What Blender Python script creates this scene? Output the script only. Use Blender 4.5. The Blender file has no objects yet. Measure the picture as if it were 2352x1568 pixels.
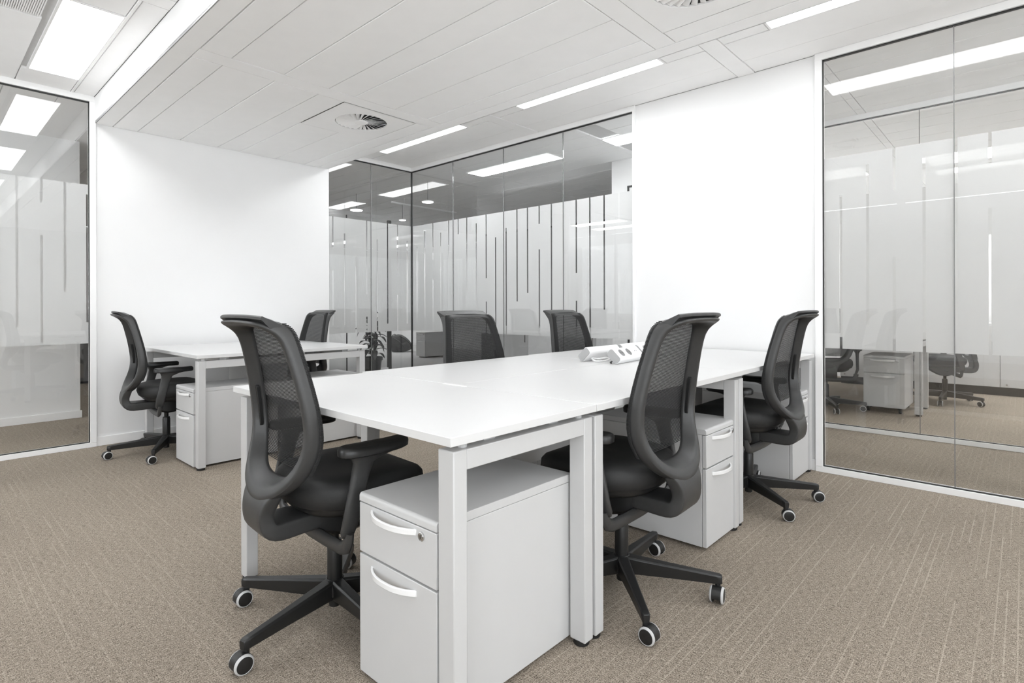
import bpy, bmesh, math, random
from mathutils import Vector, Matrix

random.seed(7)
S = bpy.context.scene
COL = S.collection

# ------------------------------------------------------------------ camera
F, CX, Y0, YAW, CAMH, ROLL = 1275.7, 1176.0, 705.07, .7448, 1.0233, -.0028
fw = Vector((math.cos(YAW), math.sin(YAW), 0)); rt = Vector((math.sin(YAW), -math.cos(YAW), 0)); up = Vector((0, 0, 1))
R = rt * math.cos(ROLL) + up * math.sin(ROLL); U = -rt * math.sin(ROLL) + up * math.cos(ROLL)
cam = bpy.data.cameras.new('camera'); camo = bpy.data.objects.new('camera', cam); COL.objects.link(camo)
M = Matrix.Identity(4)
for i in range(3):
    M[i][0] = R[i]; M[i][1] = U[i]; M[i][2] = -fw[i]
M[2][3] = CAMH
camo.matrix_world = M
cam.sensor_fit = 'HORIZONTAL'; cam.sensor_width = 36.0; cam.lens = 36.0 * F / 2352.0
cam.shift_x = 0.0; cam.shift_y = (Y0 - 784.0) / 2352.0
cam.clip_start = .02; cam.clip_end = 60
S.camera = camo

# ------------------------------------------------------------------ world and exposure
SKY = 6.2
w = bpy.data.worlds.new('world'); S.world = w; w.use_nodes = True
w.node_tree.nodes['Background'].inputs[0].default_value = (.93, .965, 1, 1)   # bright overcast sky outside the windows behind the viewer
w.node_tree.nodes['Background'].inputs[1].default_value = SKY
S.cycles.diffuse_bounces = 8; S.cycles.transparent_max_bounces = 24
S.view_settings.view_transform = 'Standard'; S.view_settings.look = 'None'
S.view_settings.exposure = 0.25; S.view_settings.gamma = 1.0; S.view_settings.use_curve_mapping = False
LAMP = 10.0          # radiance of the room's ceiling lights
LAMP_FAR = 13.0       # lights added to brighten the rooms beyond the glass

WZ0, WZ1 = .85, 2.40         # daylight windows behind the viewer
WIN_SIDE = [(-2.1, -.25), (2.75, 4.6)]; WIN_BACK = [(-2.3, .8), (2.5, 3.5)]
def portal(loc, rot, sx, sy):
    l = bpy.data.lights.new('window_portal', 'AREA'); l.shape = 'RECTANGLE'; l.size = sx; l.size_y = sy; l.cycles.is_portal = True
    o = bpy.data.objects.new('window_portal', l); COL.objects.link(o); o.location = loc; o.rotation_euler = rot
for a, b in WIN_SIDE: portal((-2.66, (a + b) / 2, (WZ0 + WZ1) / 2), (0, -math.pi / 2, 0), WZ1 - WZ0, b - a)
for a, b in WIN_BACK: portal(((a + b) / 2, -2.66, (WZ0 + WZ1) / 2), (math.pi / 2, 0, 0), b - a, WZ1 - WZ0)

# ------------------------------------------------------------------ materials
def mat(name, col, rough=.5, metal=0.0, spec=.5, noise=0.0, nscale=30.0, bump=0.0, bscale=200.0):
    m = bpy.data.materials.new(name); m.use_nodes = True
    nt = m.node_tree; b = nt.nodes['Principled BSDF']
    c = (col, col, col) if isinstance(col, (int, float)) else col
    b.inputs['Base Color'].default_value = (*c, 1); b.inputs['Roughness'].default_value = rough
    b.inputs['Metallic'].default_value = metal; b.inputs['Specular IOR Level'].default_value = spec
    tc = nt.nodes.new('ShaderNodeTexCoord')
    if noise:
        n = nt.nodes.new('ShaderNodeTexNoise'); n.inputs['Scale'].default_value = nscale; n.inputs['Detail'].default_value = 3
        nt.links.new(tc.outputs['Object'], n.inputs['Vector'])
        r = nt.nodes.new('ShaderNodeMapRange'); r.inputs[1].default_value = .3; r.inputs[2].default_value = .7
        r.inputs[3].default_value = 1 - noise; r.inputs[4].default_value = 1 + noise
        nt.links.new(n.outputs['Fac'], r.inputs[0])
        v = nt.nodes.new('ShaderNodeVectorMath'); v.operation = 'SCALE'; v.inputs[0].default_value = c
        nt.links.new(r.outputs[0], v.inputs['Scale']); nt.links.new(v.outputs[0], b.inputs['Base Color'])
    if bump:
        n = nt.nodes.new('ShaderNodeTexNoise'); n.inputs['Scale'].default_value = bscale; n.inputs['Detail'].default_value = 2
        nt.links.new(tc.outputs['Object'], n.inputs['Vector'])
        bp = nt.nodes.new('ShaderNodeBump'); bp.inputs['Strength'].default_value = bump; bp.inputs['Distance'].default_value = .001
        nt.links.new(n.outputs['Fac'], bp.inputs['Height']); nt.links.new(bp.outputs[0], b.inputs['Normal'])
    return m

wallm = mat('white_wall_paint', .83, .55, noise=.008, nscale=3, bump=.06, bscale=300, spec=.3)
ceilm = mat('ceiling_panel_paint', .94, .7, noise=.01, nscale=8, spec=.2)
ceilback = mat('ceiling_joint_paint', .60, .8, noise=.02)
trimm = mat('white_frame_paint', .88, .35, noise=.006)
deskm = mat('white_laminate', .68, .32, noise=.004, nscale=12)
edgem = mat('laminate_edge', .72, .45, noise=.01)
steelm = mat('white_powder_coat', .55, .42, noise=.006, bump=.05, bscale=900)
pedm = mat('pedestal_white_board', .57, .45, noise=.006, nscale=15)
handm = mat('handle_white_satin', .80, .25, noise=.005)
chromem = mat('brushed_chrome', .6, .25, 1.0, noise=.03, nscale=80)
plasm = mat('charcoal_plastic', .040, .42, spec=.5, noise=.05, nscale=60, bump=.12, bscale=900)
plas2m = mat('black_nylon', .014, .38, spec=.5, noise=.05, nscale=60, bump=.1, bscale=900)
fabm = mat('black_seat_fabric', .020, .62, spec=.45, noise=.12, nscale=250, bump=.25, bscale=900)
threadm = mat('charcoal_mesh_thread', .026, .75, spec=.2, noise=.1, nscale=300)
tyrem = mat('pale_grey_tyre', .52, .5, noise=.03)
gaskm = mat('black_gasket', .012, .5, noise=.05)
jointm = mat('grey_glass_joint', .22, .15, noise=.03, nscale=4)
sockm = mat('socket_grey', .22, .45, noise=.04)
cablew = mat('white_cable_sleeve', .75, .45, noise=.02)
cableb = mat('black_cable_sleeve', .02, .4, noise=.02)
darkwallm = mat('grey_partition_board', .16, .6, noise=.03, nscale=5)
lightwallm = mat('corridor_wall_paint', .80, .6, noise=.02, nscale=4, bump=.25, bscale=120)
leafm = mat('leaf_green', .028, .4, noise=.25, nscale=20)
stemm = mat('plant_stem', .05, .6, noise=.2)
potm = mat('dark_plant_pot', .03, .5, noise=.08)
bagm = mat('dark_backpack_nylon', .035, .55, noise=.2, nscale=30, bump=.5, bscale=60)
yellm = mat('yellow_cloth', (.5, .3, .02), .6, noise=.1)
soilm = mat('potting_soil', .02, .9, noise=.3, nscale=60, bump=.5, bscale=80)

def emit(name, s, col=(1, 1, 1)):
    m = bpy.data.materials.new(name); m.use_nodes = True; nt = m.node_tree; nt.nodes.clear()
    o = nt.nodes.new('ShaderNodeOutputMaterial'); e = nt.nodes.new('ShaderNodeEmission')
    e.inputs[0].default_value = (*col, 1); e.inputs[1].default_value = s
    nt.links.new(e.outputs[0], o.inputs[0]); return m
lampm = emit('ceiling_light_diffuser', LAMP, (.975, .988, 1)); lampfm = emit('added_far_light_diffuser', LAMP_FAR, (.975, .988, 1)); dimm = emit('dimmed_light_diffuser', .75); offm = emit('far_office_light_diffuser', 13.0); pendm = emit('pendant_disc_glow', 5.0)

def carpet(name, base, lite, dark, along='x', lines=.55):
    """loop carpet; pale yarns run along one axis, tuft rows across it"""
    m = bpy.data.materials.new(name); m.use_nodes = True; nt = m.node_tree; N = nt.nodes.new; L = nt.links.new
    b = nt.nodes['Principled BSDF']; b.inputs['Roughness'].default_value = .95; b.inputs['Specular IOR Level'].default_value = .1
    tc = N('ShaderNodeTexCoord'); sp = N('ShaderNodeSeparateXYZ'); L(tc.outputs['Object'], sp.inputs[0])
    U_, V_ = (sp.outputs[0], sp.outputs[1]) if along == 'x' else (sp.outputs[1], sp.outputs[0])
    cb = N('ShaderNodeCombineXYZ'); L(U_, cb.inputs[0]); L(V_, cb.inputs[1]); P = cb.outputs[0]
    def noise(scale, vec, det=2, rough=.5):
        mp = N('ShaderNodeMapping'); mp.inputs['Scale'].default_value = vec; L(P, mp.inputs[0])
        n = N('ShaderNodeTexNoise'); n.inputs['Scale'].default_value = scale; n.inputs['Detail'].default_value = det
        n.inputs['Roughness'].default_value = rough; L(mp.outputs[0], n.inputs['Vector']); return n.outputs['Fac']
    def rng(x, a, b_, c, d, cl=True):
        r = N('ShaderNodeMapRange'); r.clamp = cl; L(x, r.inputs[0])
        for i, v in enumerate((a, b_, c, d)): r.inputs[i + 1].default_value = v
        return r.outputs[0]
    def mth(op, a, b_=0.0):
        x = N('ShaderNodeMath'); x.operation = op
        for i, v in enumerate((a, b_)):
            if isinstance(v, (int, float)): x.inputs[i].default_value = v
            else: L(v, x.inputs[i])
        return x.outputs[0]
    def white(a, b_):
        c = N('ShaderNodeCombineXYZ')
        for i, v in enumerate((a, b_)):
            if isinstance(v, (int, float)): c.inputs[i].default_value = v
            else: L(v, c.inputs[i])
        n = N('ShaderNodeTexWhiteNoise'); n.noise_dimensions = '3D'; L(c.outputs[0], n.inputs['Vector']); return n.outputs['Value']
    # yarn lines: one per 3.1 cm, jittered; each broken into runs of about 30 cm, and dashed
    t = mth('MULTIPLY', V_, 1 / .031); cell = mth('FLOOR', t); fr = mth('FRACT', t)
    jit = mth('ADD', mth('MULTIPLY', white(cell, 3.3), .5), .25)
    prof = rng(mth('ABSOLUTE', mth('SUBTRACT', fr, jit)), .035, .085, 1, 0)
    seg = mth('FLOOR', mth('ADD', mth('MULTIPLY', U_, 1 / .33), mth('MULTIPLY', white(cell, 9.1), 7)))
    amt = rng(white(cell, seg), .25, .9, 0, 1)
    dash = rng(mth('FRACT', mth('MULTIPLY', U_, 1 / .0105)), .35, .65, .35, 1)
    line = mth('MULTIPLY', mth('MULTIPLY', prof, amt), dash)
    pile = noise(300, (1, 1, 1), 2, .6)
    rows = noise(1, (330, 55, 1), 1, .5)                # short tufts across the yarns
    soft = noise(1.3, (1, 1, 1), 2)
    v = mth('ADD', rng(pile, .3, .7, -.6, .6, False), rng(rows, .3, .7, -.30, .30, False))
    v = mth('ADD', v, rng(soft, .3, .7, -.06, .06))
    r = N('ShaderNodeValToRGB'); e = r.color_ramp.elements
    e[0].position = 0; e[0].color = (*dark, 1); e[1].position = 1; e[1].color = (*lite, 1)
    k = r.color_ramp.elements.new(.5); k.color = (*base, 1)
    L(mth('ADD', mth('MULTIPLY', v, .8), .5), r.inputs[0])
    mx = N('ShaderNodeMix'); mx.data_type = 'RGBA'; L(mth('MULTIPLY', line, lines), mx.inputs[0]); L(r.outputs[0], mx.inputs[6])
    mx.inputs[7].default_value = (*[min(1, c * 1.12) for c in lite], 1)
    L(mx.outputs[2], b.inputs['Base Color'])
    bp = N('ShaderNodeBump'); bp.inputs['Strength'].default_value = .4; bp.inputs['Distance'].default_value = .0015
    L(pile, bp.inputs['Height']); L(bp.outputs[0], b.inputs['Normal'])
    return m
CB, CL_, CD = (.272, .231, .188), (.50, .435, .362), (.088, .071, .055)
carpf = carpet('brown_loop_carpet_far', CB, CL_, CD, 'x', .30)
carpx = carpet('brown_loop_carpet', CB, CL_, CD, 'x')
carpy = carpet('brown_loop_carpet_turned', CB, CL_, CD, 'y', .32)
carpg = carpet('grey_loop_carpet', (.44, .44, .44), (.54, .54, .54), (.34, .34, .34))

def glass(name, tint):
    m = bpy.data.materials.new(name); m.use_nodes = True; nt = m.node_tree; nt.nodes.clear(); N = nt.nodes.new; L = nt.links.new
    o = N('ShaderNodeOutputMaterial'); mx = N('ShaderNodeMixShader'); t = N('ShaderNodeBsdfTransparent'); g = N('ShaderNodeBsdfGlossy')
    t.inputs[0].default_value = (*tint, 1); g.inputs['Roughness'].default_value = 0.0; g.inputs[0].default_value = (1, 1, 1, 1)
    fr = N('ShaderNodeFresnel'); ge = N('ShaderNodeNewGeometry'); mr = N('ShaderNodeMapRange')
    mr.inputs[3].default_value = 1.52; mr.inputs[4].default_value = 1 / 1.52
    L(ge.outputs['Backfacing'], mr.inputs[0]); L(mr.outputs[0], fr.inputs['IOR'])
    L(fr.outputs[0], mx.inputs[0]); L(t.outputs[0], mx.inputs[1]); L(g.outputs[0], mx.inputs[2]); L(mx.outputs[0], o.inputs[0])
    return m
glassm = glass('partition_glass', (.983, .986, .984))

def filmmat(name, d, tr, cl):
    m = bpy.data.materials.new(name); m.use_nodes = True; nt = m.node_tree; nt.nodes.clear(); N = nt.nodes.new; L = nt.links.new
    o = N('ShaderNodeOutputMaterial'); a = N('ShaderNodeMixShader'); b = N('ShaderNodeMixShader')
    df = N('ShaderNodeBsdfDiffuse'); tl = N('ShaderNodeBsdfTranslucent'); tp = N('ShaderNodeBsdfTransparent')
    df.inputs[0].default_value = (.78, .78, .78, 1); tl.inputs[0].default_value = (.80, .80, .80, 1); tp.inputs[0].default_value = (1, 1, 1, 1)
    n = N('ShaderNodeTexNoise'); n.inputs['Scale'].default_value = 400; tc = N('ShaderNodeTexCoord'); L(tc.outputs['Object'], n.inputs['Vector'])
    mr = N('ShaderNodeMapRange'); mr.inputs[3].default_value = cl - .01; mr.inputs[4].default_value = cl + .01; L(n.outputs['Fac'], mr.inputs[0])
    a.inputs[0].default_value = tr / (d + tr); L(df.outputs[0], a.inputs[1]); L(tl.outputs[0], a.inputs[2])
    L(mr.outputs[0], b.inputs[0]); L(a.outputs[0], b.inputs[1]); L(tp.outputs[0], b.inputs[2]); L(b.outputs[0], o.inputs[0])
    return m
filmm = filmmat('frosted_film', .58, .42, .012)

# ------------------------------------------------------------------ mesh helpers
class MB:
    def __init__(s): s.v = []; s.f = []
    def add(s, vs, fs):
        n = len(s.v); s.v += [tuple(x) for x in vs]; s.f += [tuple(i + n for i in f) for f in fs]; return s
    def box(s, x0, x1, y0, y1, z0, z1, rot=None, at=(0, 0, 0)):
        vs = [Vector((x, y, z)) for x in (x0, x1) for y in (y0, y1) for z in (z0, z1)]
        if rot is not None: vs = [rot @ v for v in vs]
        vs = [v + Vector(at) for v in vs]
        return s.add(vs, [(0, 1, 3, 2), (4, 6, 7, 5), (0, 4, 5, 1), (2, 3, 7, 6), (0, 2, 6, 4), (1, 5, 7, 3)])
    def loft(s, rings, close=True, caps=True, loop=False):
        n = len(rings[0]); vs = [p for r in rings for p in r]; fs = []
        m = len(rings); rr = range(m if loop else m - 1)
        for i in rr:
            j = (i + 1) % m
            for k in range(n if close else n - 1):
                l = (k + 1) % n
                fs.append((i * n + k, i * n + l, j * n + l, j * n + k))
        if caps and not loop:
            fs.append(tuple(range(n - 1, -1, -1))); fs.append(tuple((m - 1) * n + k for k in range(n)))
        return s.add(vs, fs)
    def tube(s, pts, rad, n=10, sx=1.0, caps=True):
        pts = [Vector(p) for p in pts]; rings = []; prev = None
        for i, p in enumerate(pts):
            d = (pts[min(i + 1, len(pts) - 1)] - pts[max(i - 1, 0)]).normalized()
            a = Vector((0, 0, 1)) if abs(d.z) < .95 else Vector((1, 0, 0))
            if prev is not None: a = prev
            x = d.cross(a).normalized(); y = x.cross(d).normalized(); prev = y
            r = rad[i] if isinstance(rad, (list, tuple)) else rad
            rings.append([p + x * (r * sx * math.cos(t)) + y * (r * math.sin(t)) for t in [2 * math.pi * k / n for k in range(n)]])
        return s.loft(rings, caps=caps)
    def lathe(s, prof, n=24, at=(0, 0, 0), rot=None, caps=True):
        rings = []
        for r, z in prof:
            ring = [Vector((r * math.cos(t), r * math.sin(t), z)) for t in [2 * math.pi * k / n for k in range(n)]]
            if rot is not None: ring = [rot @ p for p in ring]
            rings.append([p + Vector(at) for p in ring])
        return s.loft(rings, caps=caps)
    def build(s, name, m, parent=None, bevel=0.0, smooth=False, seg=2, angle=35, subd=0):
        me = bpy.data.meshes.new(name); me.from_pydata(s.v, [], s.f); me.update()
        bm = bmesh.new(); bm.from_mesh(me); bmesh.ops.recalc_face_normals(bm, faces=bm.faces); bm.to_mesh(me); bm.free()
        if smooth or bevel or subd:
            me.shade_smooth(); me.set_sharp_from_angle(angle=math.radians(angle))
        o = bpy.data.objects.new(name, me); COL.objects.link(o)
        if m: me.materials.append(m)
        if parent: o.parent = parent
        if bevel:
            b = o.modifiers.new('bevel', 'BEVEL'); b.width = bevel; b.segments = seg; b.limit_method = 'ANGLE'; b.angle_limit = math.radians(40)
        if subd:
            b = o.modifiers.new('sub', 'SUBSURF'); b.levels = subd; b.render_levels = subd
        return o

def box(name, m, parent, x0, x1, y0, y1, z0, z1, bevel=0.0, seg=2):
    cx, cy, cz = (x0 + x1) / 2, (y0 + y1) / 2, (z0 + z1) / 2
    o = MB().box(x0 - cx, x1 - cx, y0 - cy, y1 - cy, z0 - cz, z1 - cz).build(name, m, parent, bevel, seg=seg)
    o.location = (cx, cy, cz); return o
def empty(name, loc=(0, 0, 0), rz=0.0):
    o = bpy.data.objects.new(name, None); COL.objects.link(o); o.location = loc; o.rotation_euler.z = rz; o.empty_display_size = .1; return o
def tag(o, label=None, cat=None, group=None, kind=None):
    for k, v in (('label', label), ('category', cat), ('group', group), ('kind', kind)):
        if v: o[k] = v
    return o
def struct(o, label=None): return tag(o, label, kind='structure')
def copy_tree(o, parent=None):
    c = o.copy(); COL.objects.link(c); c.parent = parent
    for ch in list(o.children): copy_tree(ch, c)
    return c

# ------------------------------------------------------------------ setting: floors and walls
W, V, ZC, ZS = 3.835, 5.069, 2.587, 2.393
def floor(name, m, x0, x1, y0, y1, label):
    o = MB().add([(x0, y0, 0), (x1, y0, 0), (x1, y1, 0), (x0, y1, 0), (x0, y0, -.05), (x1, y0, -.05), (x1, y1, -.05), (x0, y1, -.05)],
                 [(0, 1, 2, 3), (4, 7, 6, 5), (0, 4, 5, 1), (1, 5, 6, 2), (2, 6, 7, 3), (3, 7, 4, 0)]).build(name, m)
    return struct(o, label)
floor('floor', carpy, -2.6, 1.2, -2.6, V, 'brown flecked loop carpet of the left half of the office')
floor('floor.001', carpx, 1.2, W, -2.6, V, 'brown flecked loop carpet with pale lines, right half of the office')
floor('floor.002', carpf, W, 9.2, -2.6, 2.3, 'brown striped carpet beyond the large glass partition')
floor('floor.003', carpg, W, 9.2, 2.3, 13.2, 'grey floor of the corridor behind the corner glass')
floor('floor.004', carpy, -2.6, W, V, 13.2, 'brown carpet beyond the glass at the left edge')

def wall(name, x0, x1, y0, y1, z0, z1, m=wallm, label=None):
    return struct(box(name, m, None, x0, x1, y0, y1, z0, z1), label)
wl = wall('wall_left', .938, 2.822, V, V + .10, 0, ZC, label='white wall behind the two-seat desk by the corner')
box('baseboard', trimm, wl, -(2.822 - .932) / 2, (2.822 - .938) / 2, -.062, -.05, -ZC / 2, -ZC / 2 + .067, .002)
wr = wall('wall_right', W, W + .10, .955, 2.22, 0, ZC, label='white wall pier between the two glass partitions')
box('baseboard', trimm, wr, -.062, -.05, -.6325 - .008, .6325, -ZC / 2, -ZC / 2 + .067, .002)
def window_wall(name, nm, axis, c0, c1, a0, a1, spans, label):
    """wall with tall windows, frames and panes, behind the viewer"""
    mb = MB()
    def bx(m_, a, b, z0, z1, d0=c0, d1=c1):
        if axis == 'x': m_.box(a, b, d0, d1, z0, z1)
        else: m_.box(d0, d1, a, b, z0, z1)
        return m_
    bx(mb, a0, a1, 0, WZ0); bx(mb, a0, a1, WZ1, ZC); e = [a0] + [q for sp in spans for q in sp] + [a1]
    for k in range(0, len(e), 2): bx(mb, e[k], e[k + 1], WZ0, WZ1)
    struct(mb.build(name, wallm), label)
    m0 = (c0 + c1) / 2
    t = struct(empty(nm), 'tall daylight windows behind the viewer')
    for w0, w1 in spans:
        n = max(1, round((w1 - w0) / .95))
        for k in range(n):
            p, q = w0 + (w1 - w0) * k / n, w0 + (w1 - w0) * (k + 1) / n
            f = MB(); bx(f, p, p + .03, WZ0, WZ1, m0 - .02, m0 + .02); bx(f, q - .03, q, WZ0, WZ1, m0 - .02, m0 + .02)
            bx(f, p + .03, q - .03, WZ0, WZ0 + .03, m0 - .02, m0 + .02); bx(f, p + .03, q - .03, WZ1 - .03, WZ1, m0 - .02, m0 + .02)
            f.build('window_frame', trimm, t); bx(MB(), p + .03, q - .03, WZ0 + .03, WZ1 - .03, m0 - .003, m0 + .003).build('window_pane', glassm, t)
window_wall('wall_back', 'window_7', 'x', -2.7, -2.6, -2.6, W, WIN_BACK, 'white wall with windows behind the viewer')
window_wall('wall_side', 'window_8', 'y', -2.7, -2.6, -2.6, V, WIN_SIDE, 'white wall with windows on the viewer side')
wall('wall_side.001', -2.7, -2.6, V, 13.2, 0, ZC, label='white side wall of the next room')
wall('wall_far', -2.6, 9.2, 13.2, 13.3, 0, ZC, lightwallm, 'end wall far down the corridor')
wall('wall_end', 9.2, 9.3, -2.7, 13.2, 0, ZC, wallm, 'outer wall of the far office')
wall('wall_south', W, 9.2, -2.7, -2.6, 0, ZC, wallm, 'end wall of the far office')
# wall stub in the next room, seen through the glass at the left edge
ws = wall('wall_stub', -2.6, 1.085, 6.52, 6.66, 0, ZC, lightwallm, 'rough painted wall end beyond the left glass')
box('baseboard', trimm, ws, -(1.085 + 2.6) / 2, (1.085 + 2.6) / 2 + .012, -.084, -.07, -ZC / 2, -ZC / 2 + .068, .002)
PH = 2.28
# walls of the corridor behind the centre partition
wp = wall('wall_partition', 6.75, 6.85, 2.92, 6.95, 0, PH, darkwallm, 'dark grey board wall across the corridor')
box('wall_trim', gaskm, wp, -.056, -.050, -2.015, 2.015, PH / 2 - .03, PH / 2)
for k in range(1, 5): box('wall_trim', gaskm, wp, -.054, -.050, -2.015 + k * .8, -2.010 + k * .8, -PH / 2, PH / 2 - .03)
wc = wall('wall_corridor', 5.15, 5.27, 2.0, 3.275, 0, ZC, wallm, 'white wall end across the corridor with a door frame')
wall('wall_divider', W + .1, 5.15, 2.0, 2.08, 0, ZC, wallm, 'white wall dividing corridor from the side office')
wall('wall_divider.001', 5.27, 9.2, 2.82, 2.90, 0, ZC, wallm, 'white wall closing the far office')
for a, b in ((3.06, 3.08), (2.2, 2.22)): box('door_frame', gaskm, wc, -.068, -.060, a - 2.6375, b - 2.6375, -ZC / 2, 2.30 - ZC / 2)
box('door_frame', gaskm, wc, -.068, -.060, 2.22 - 2.6375, 3.06 - 2.6375, 2.28 - ZC / 2, 2.30 - ZC / 2)

# ------------------------------------------------------------------ ceilings
def slab(name, x0, x1, y0, y1, z0, z1, m, label): return struct(box(name, m, None, x0, x1, y0, y1, z0, z1), label)
cl = slab('ceiling', .938, 2.80, -2.6, V, ZS + .014, ZC + .05, ceilback, 'dropped middle ceiling of long white panels')
cl_o = Vector(cl.location)
PCOL = {}
def panel(parent, name, x0, x1, y0, y1, z, t=.0155, m=ceilm, bev=.0015):
    """one ceiling panel or strip whose underside is at z; alike pieces share their mesh"""
    key = (round(x1 - x0, 3), round(y1 - y0, 3), t, m.name)
    if key in PCOL:
        o = PCOL[key].copy(); o.name = name; COL.objects.link(o)
    else:
        a, b = (x1 - x0) / 2, (y1 - y0) / 2
        o = MB().box(-a, a, -b, b, 0, t).build(name, m, None, bev); PCOL[key] = o
    o.parent = parent; pl = Vector(parent.location) if parent else Vector()
    o.location = Vector(((x0 + x1) / 2, (y0 + y1) / 2, z)) - pl
    return o
# solid white faces of the dropped ceiling's sides
panel(cl, 'beam_side', .932, .9385, -2.6, V, ZS, ZC - ZS, wallm, 0)
panel(cl, 'beam_side', 2.7995, 2.806, -2.6, V, ZS, ZC - ZS, wallm, 0)
panel(cl, 'edge_strip', .932, 1.040, -2.6, V - .002, ZS)
panel(cl, 'edge_strip', 2.706, 2.806, -2.6, V - .002, ZS)
RAILS = [(3.206, 3.328), (1.330, 1.440), (-.548, -.438), (-2.426, -2.316)]
bays = [(3.331, V - .002), (1.443, 3.203), (-.435, 1.327), (-2.313, -.551)]
for a, b in RAILS: panel(cl, 'cross_rail', 1.043, 2.703, a, b, ZS + .001)
cols = [1.045, 1.203, 1.500, 1.783, 1.968, 2.281, 2.562, 2.703]
G = .003
for bi, (a, b) in enumerate(bays):
    for i in range(len(cols) - 1):
        x0, x1 = cols[i] + G, cols[i + 1] - G; y0, y1 = a + G, b - G; z = ZS + .0005 + (i % 2) * .0015
        if bi == 0 and i in (4, 5): y0 = 3.943
        if bi == 2 and i in (4, 5): y1 = .725
        panel(cl, 'ceiling_panel', x0, x1, y0, y1, z)
# diffuser plates sit in the ceiling: things of their own
def diffuser(cx, cy, x0, x1, y0, y1, label):
    t = empty('air_diffuser', ((x0 + x1) / 2, (y0 + y1) / 2, ZS)); tag(t, label, 'air vent', 'swirl diffusers in the dropped ceiling')
    dx, dy = cx - t.location.x, cy - t.location.y; rr = .186
    # face plate with a round hole
    n = 48; hx, hy = (x1 - x0) / 2, (y1 - y0) / 2; inner = []; outer = []
    for k in range(n):
        a = 2 * math.pi * (k + .5) / n; c, s = math.cos(a), math.sin(a)
        inner.append((dx + rr * c, dy + rr * s)); sc = min(((hx - dx) if c > 0 else (hx + dx)) / abs(c), ((hy - dy) if s > 0 else (hy + dy)) / abs(s))
        outer.append((dx + sc * c, dy + sc * s))
    for cxx, cyy in ((hx, hy), (-hx, hy), (-hx, -hy), (hx, -hy)):
        k = min(range(n), key=lambda q: (outer[q][0] - cxx) ** 2 + (outer[q][1] - cyy) ** 2); outer[k] = (cxx, cyy)
    rings = [[(*p, .0) for p in outer], [(*p, .0) for p in inner], [(*p, .012) for p in inner]]
    MB().loft(rings, caps=False).build('face_plate', ceilm, t, 0, smooth=True, angle=30)
    MB().lathe([(rr + .002, .0135), (rr + .002, .0133)], 32, at=(dx, dy, 0)).build('plenum', gaskm, t)
    # twisted vanes
    for k in range(28):
        a = 2 * math.pi * k / 28; mb = MB(); secs = []
        for j, (r, off) in enumerate(((.046, .0), (.09, .10), (.14, .17), (.181, .20))):
            aa = a + off; c, s = math.cos(aa), math.sin(aa); wd = .0042 + r * .052
            tx, ty = -s, c; px, py = dx + r * c, dy + r * s; lift = .012
            secs.append([(px - tx * wd, py - ty * wd, .0005), (px + tx * wd, py + ty * wd, lift), (px + tx * wd, py + ty * wd, lift - .0012), (px - tx * wd, py - ty * wd, -.0008)])
        mb.loft(secs).build('vane', ceilm, t, 0, smooth=True)
    MB().lathe([(.001, -.0012), (.047, -.0012), (.049, .002), (.049, .008)], 28, at=(dx, dy, 0)).build('hub_disc', ceilm, t, 0, smooth=True)
    return t
diffuser(2.273, 3.610, 1.971, 2.559, 3.331, 3.940, 'square white swirl air diffuser in the dropped ceiling nearer the corner glass')
diffuser(2.262, 1.028, 1.971, 2.559, .728, 1.327, 'white swirl air diffuser cut off by the top edge of the photo')

# high ceilings left and right of the dropped one
def high(name, x0, x1, y0, y1, label): return slab(name, x0, x1, y0, y1, ZC + .012, ZC + .06, ceilback, label)
cr = high('ceiling.001', 2.8, W + .05, -2.6, V, 'raised ceiling strip with slim lights along the right wall')
lc = high('ceiling.002', -2.6, .94, -2.6, V, 'raised ceiling strip at the left with broad light panels')
LY = [(3.556, 4.752), (1.702, 2.898), (-.160, 1.040), (-2.03, -.83)]
for a, b in [(3.188, 3.298), (1.322, 1.428), (-.56, -.45), (-2.43, -2.32)]:
    panel(cr, 'cross_rail', 2.808, W - .002, a, b, ZC - .003); panel(lc, 'cross_rail', -2.6, .929, a, b, ZC - .001)
HB = [(3.301, V - .002), (1.431, 3.185), (-.447, 1.319), (-2.317, -.563)]
for bi, (a, b) in enumerate(HB):
    for x0, x1 in ((2.812, 3.012), (3.306, 3.607), (3.613, W - .003)):
        panel(cr, 'ceiling_panel', x0, x1, a + G, b - G, ZC - (.001 if x0 < 3.5 else -.001))
    l0, l1 = LY[bi]
    for y0, y1 in ((a + G, l0 - .02), (l1 + .02, b - G)):
        if y1 - y0 > .01:
            panel(cr, 'ceiling_panel', 3.018, 3.298, y0, y1, ZC); panel(lc, 'ceiling_panel', .492, .787, y0, y1, ZC)
    panel(lc, 'ceiling_strip', .792, .806, a + G, b - G, ZC - .004)
    panel(lc, 'ceiling_panel', .812, .928, a + G, b - G, ZC)
    x = .486
    k = 0
    while x > -2.5:
        if bi == 0 and k < 2:
            panel(lc, 'ceiling_panel', x - .297, x, 3.893, b - G, ZC)
        else: panel(lc, 'ceiling_panel', x - .297, x, a + G, b - G, ZC)
        x -= .303; k += 1
gr = empty('ceiling_grille', (.183, 3.595, ZC)); tag(gr, 'fine ribbed white air grille in the ceiling at the top left corner', 'air vent')
mb = MB()
for k in range(66): mb.box(-.2985 + k * .00905, -.2985 + k * .00905 + .0055, -.285, .285, .001, .008)
mb.build('rib', ceilm, gr)['kind'] = 'stuff'
box('grille_frame', ceilback, gr, -.303, .303, -.292, .292, .009, .0118)

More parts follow.
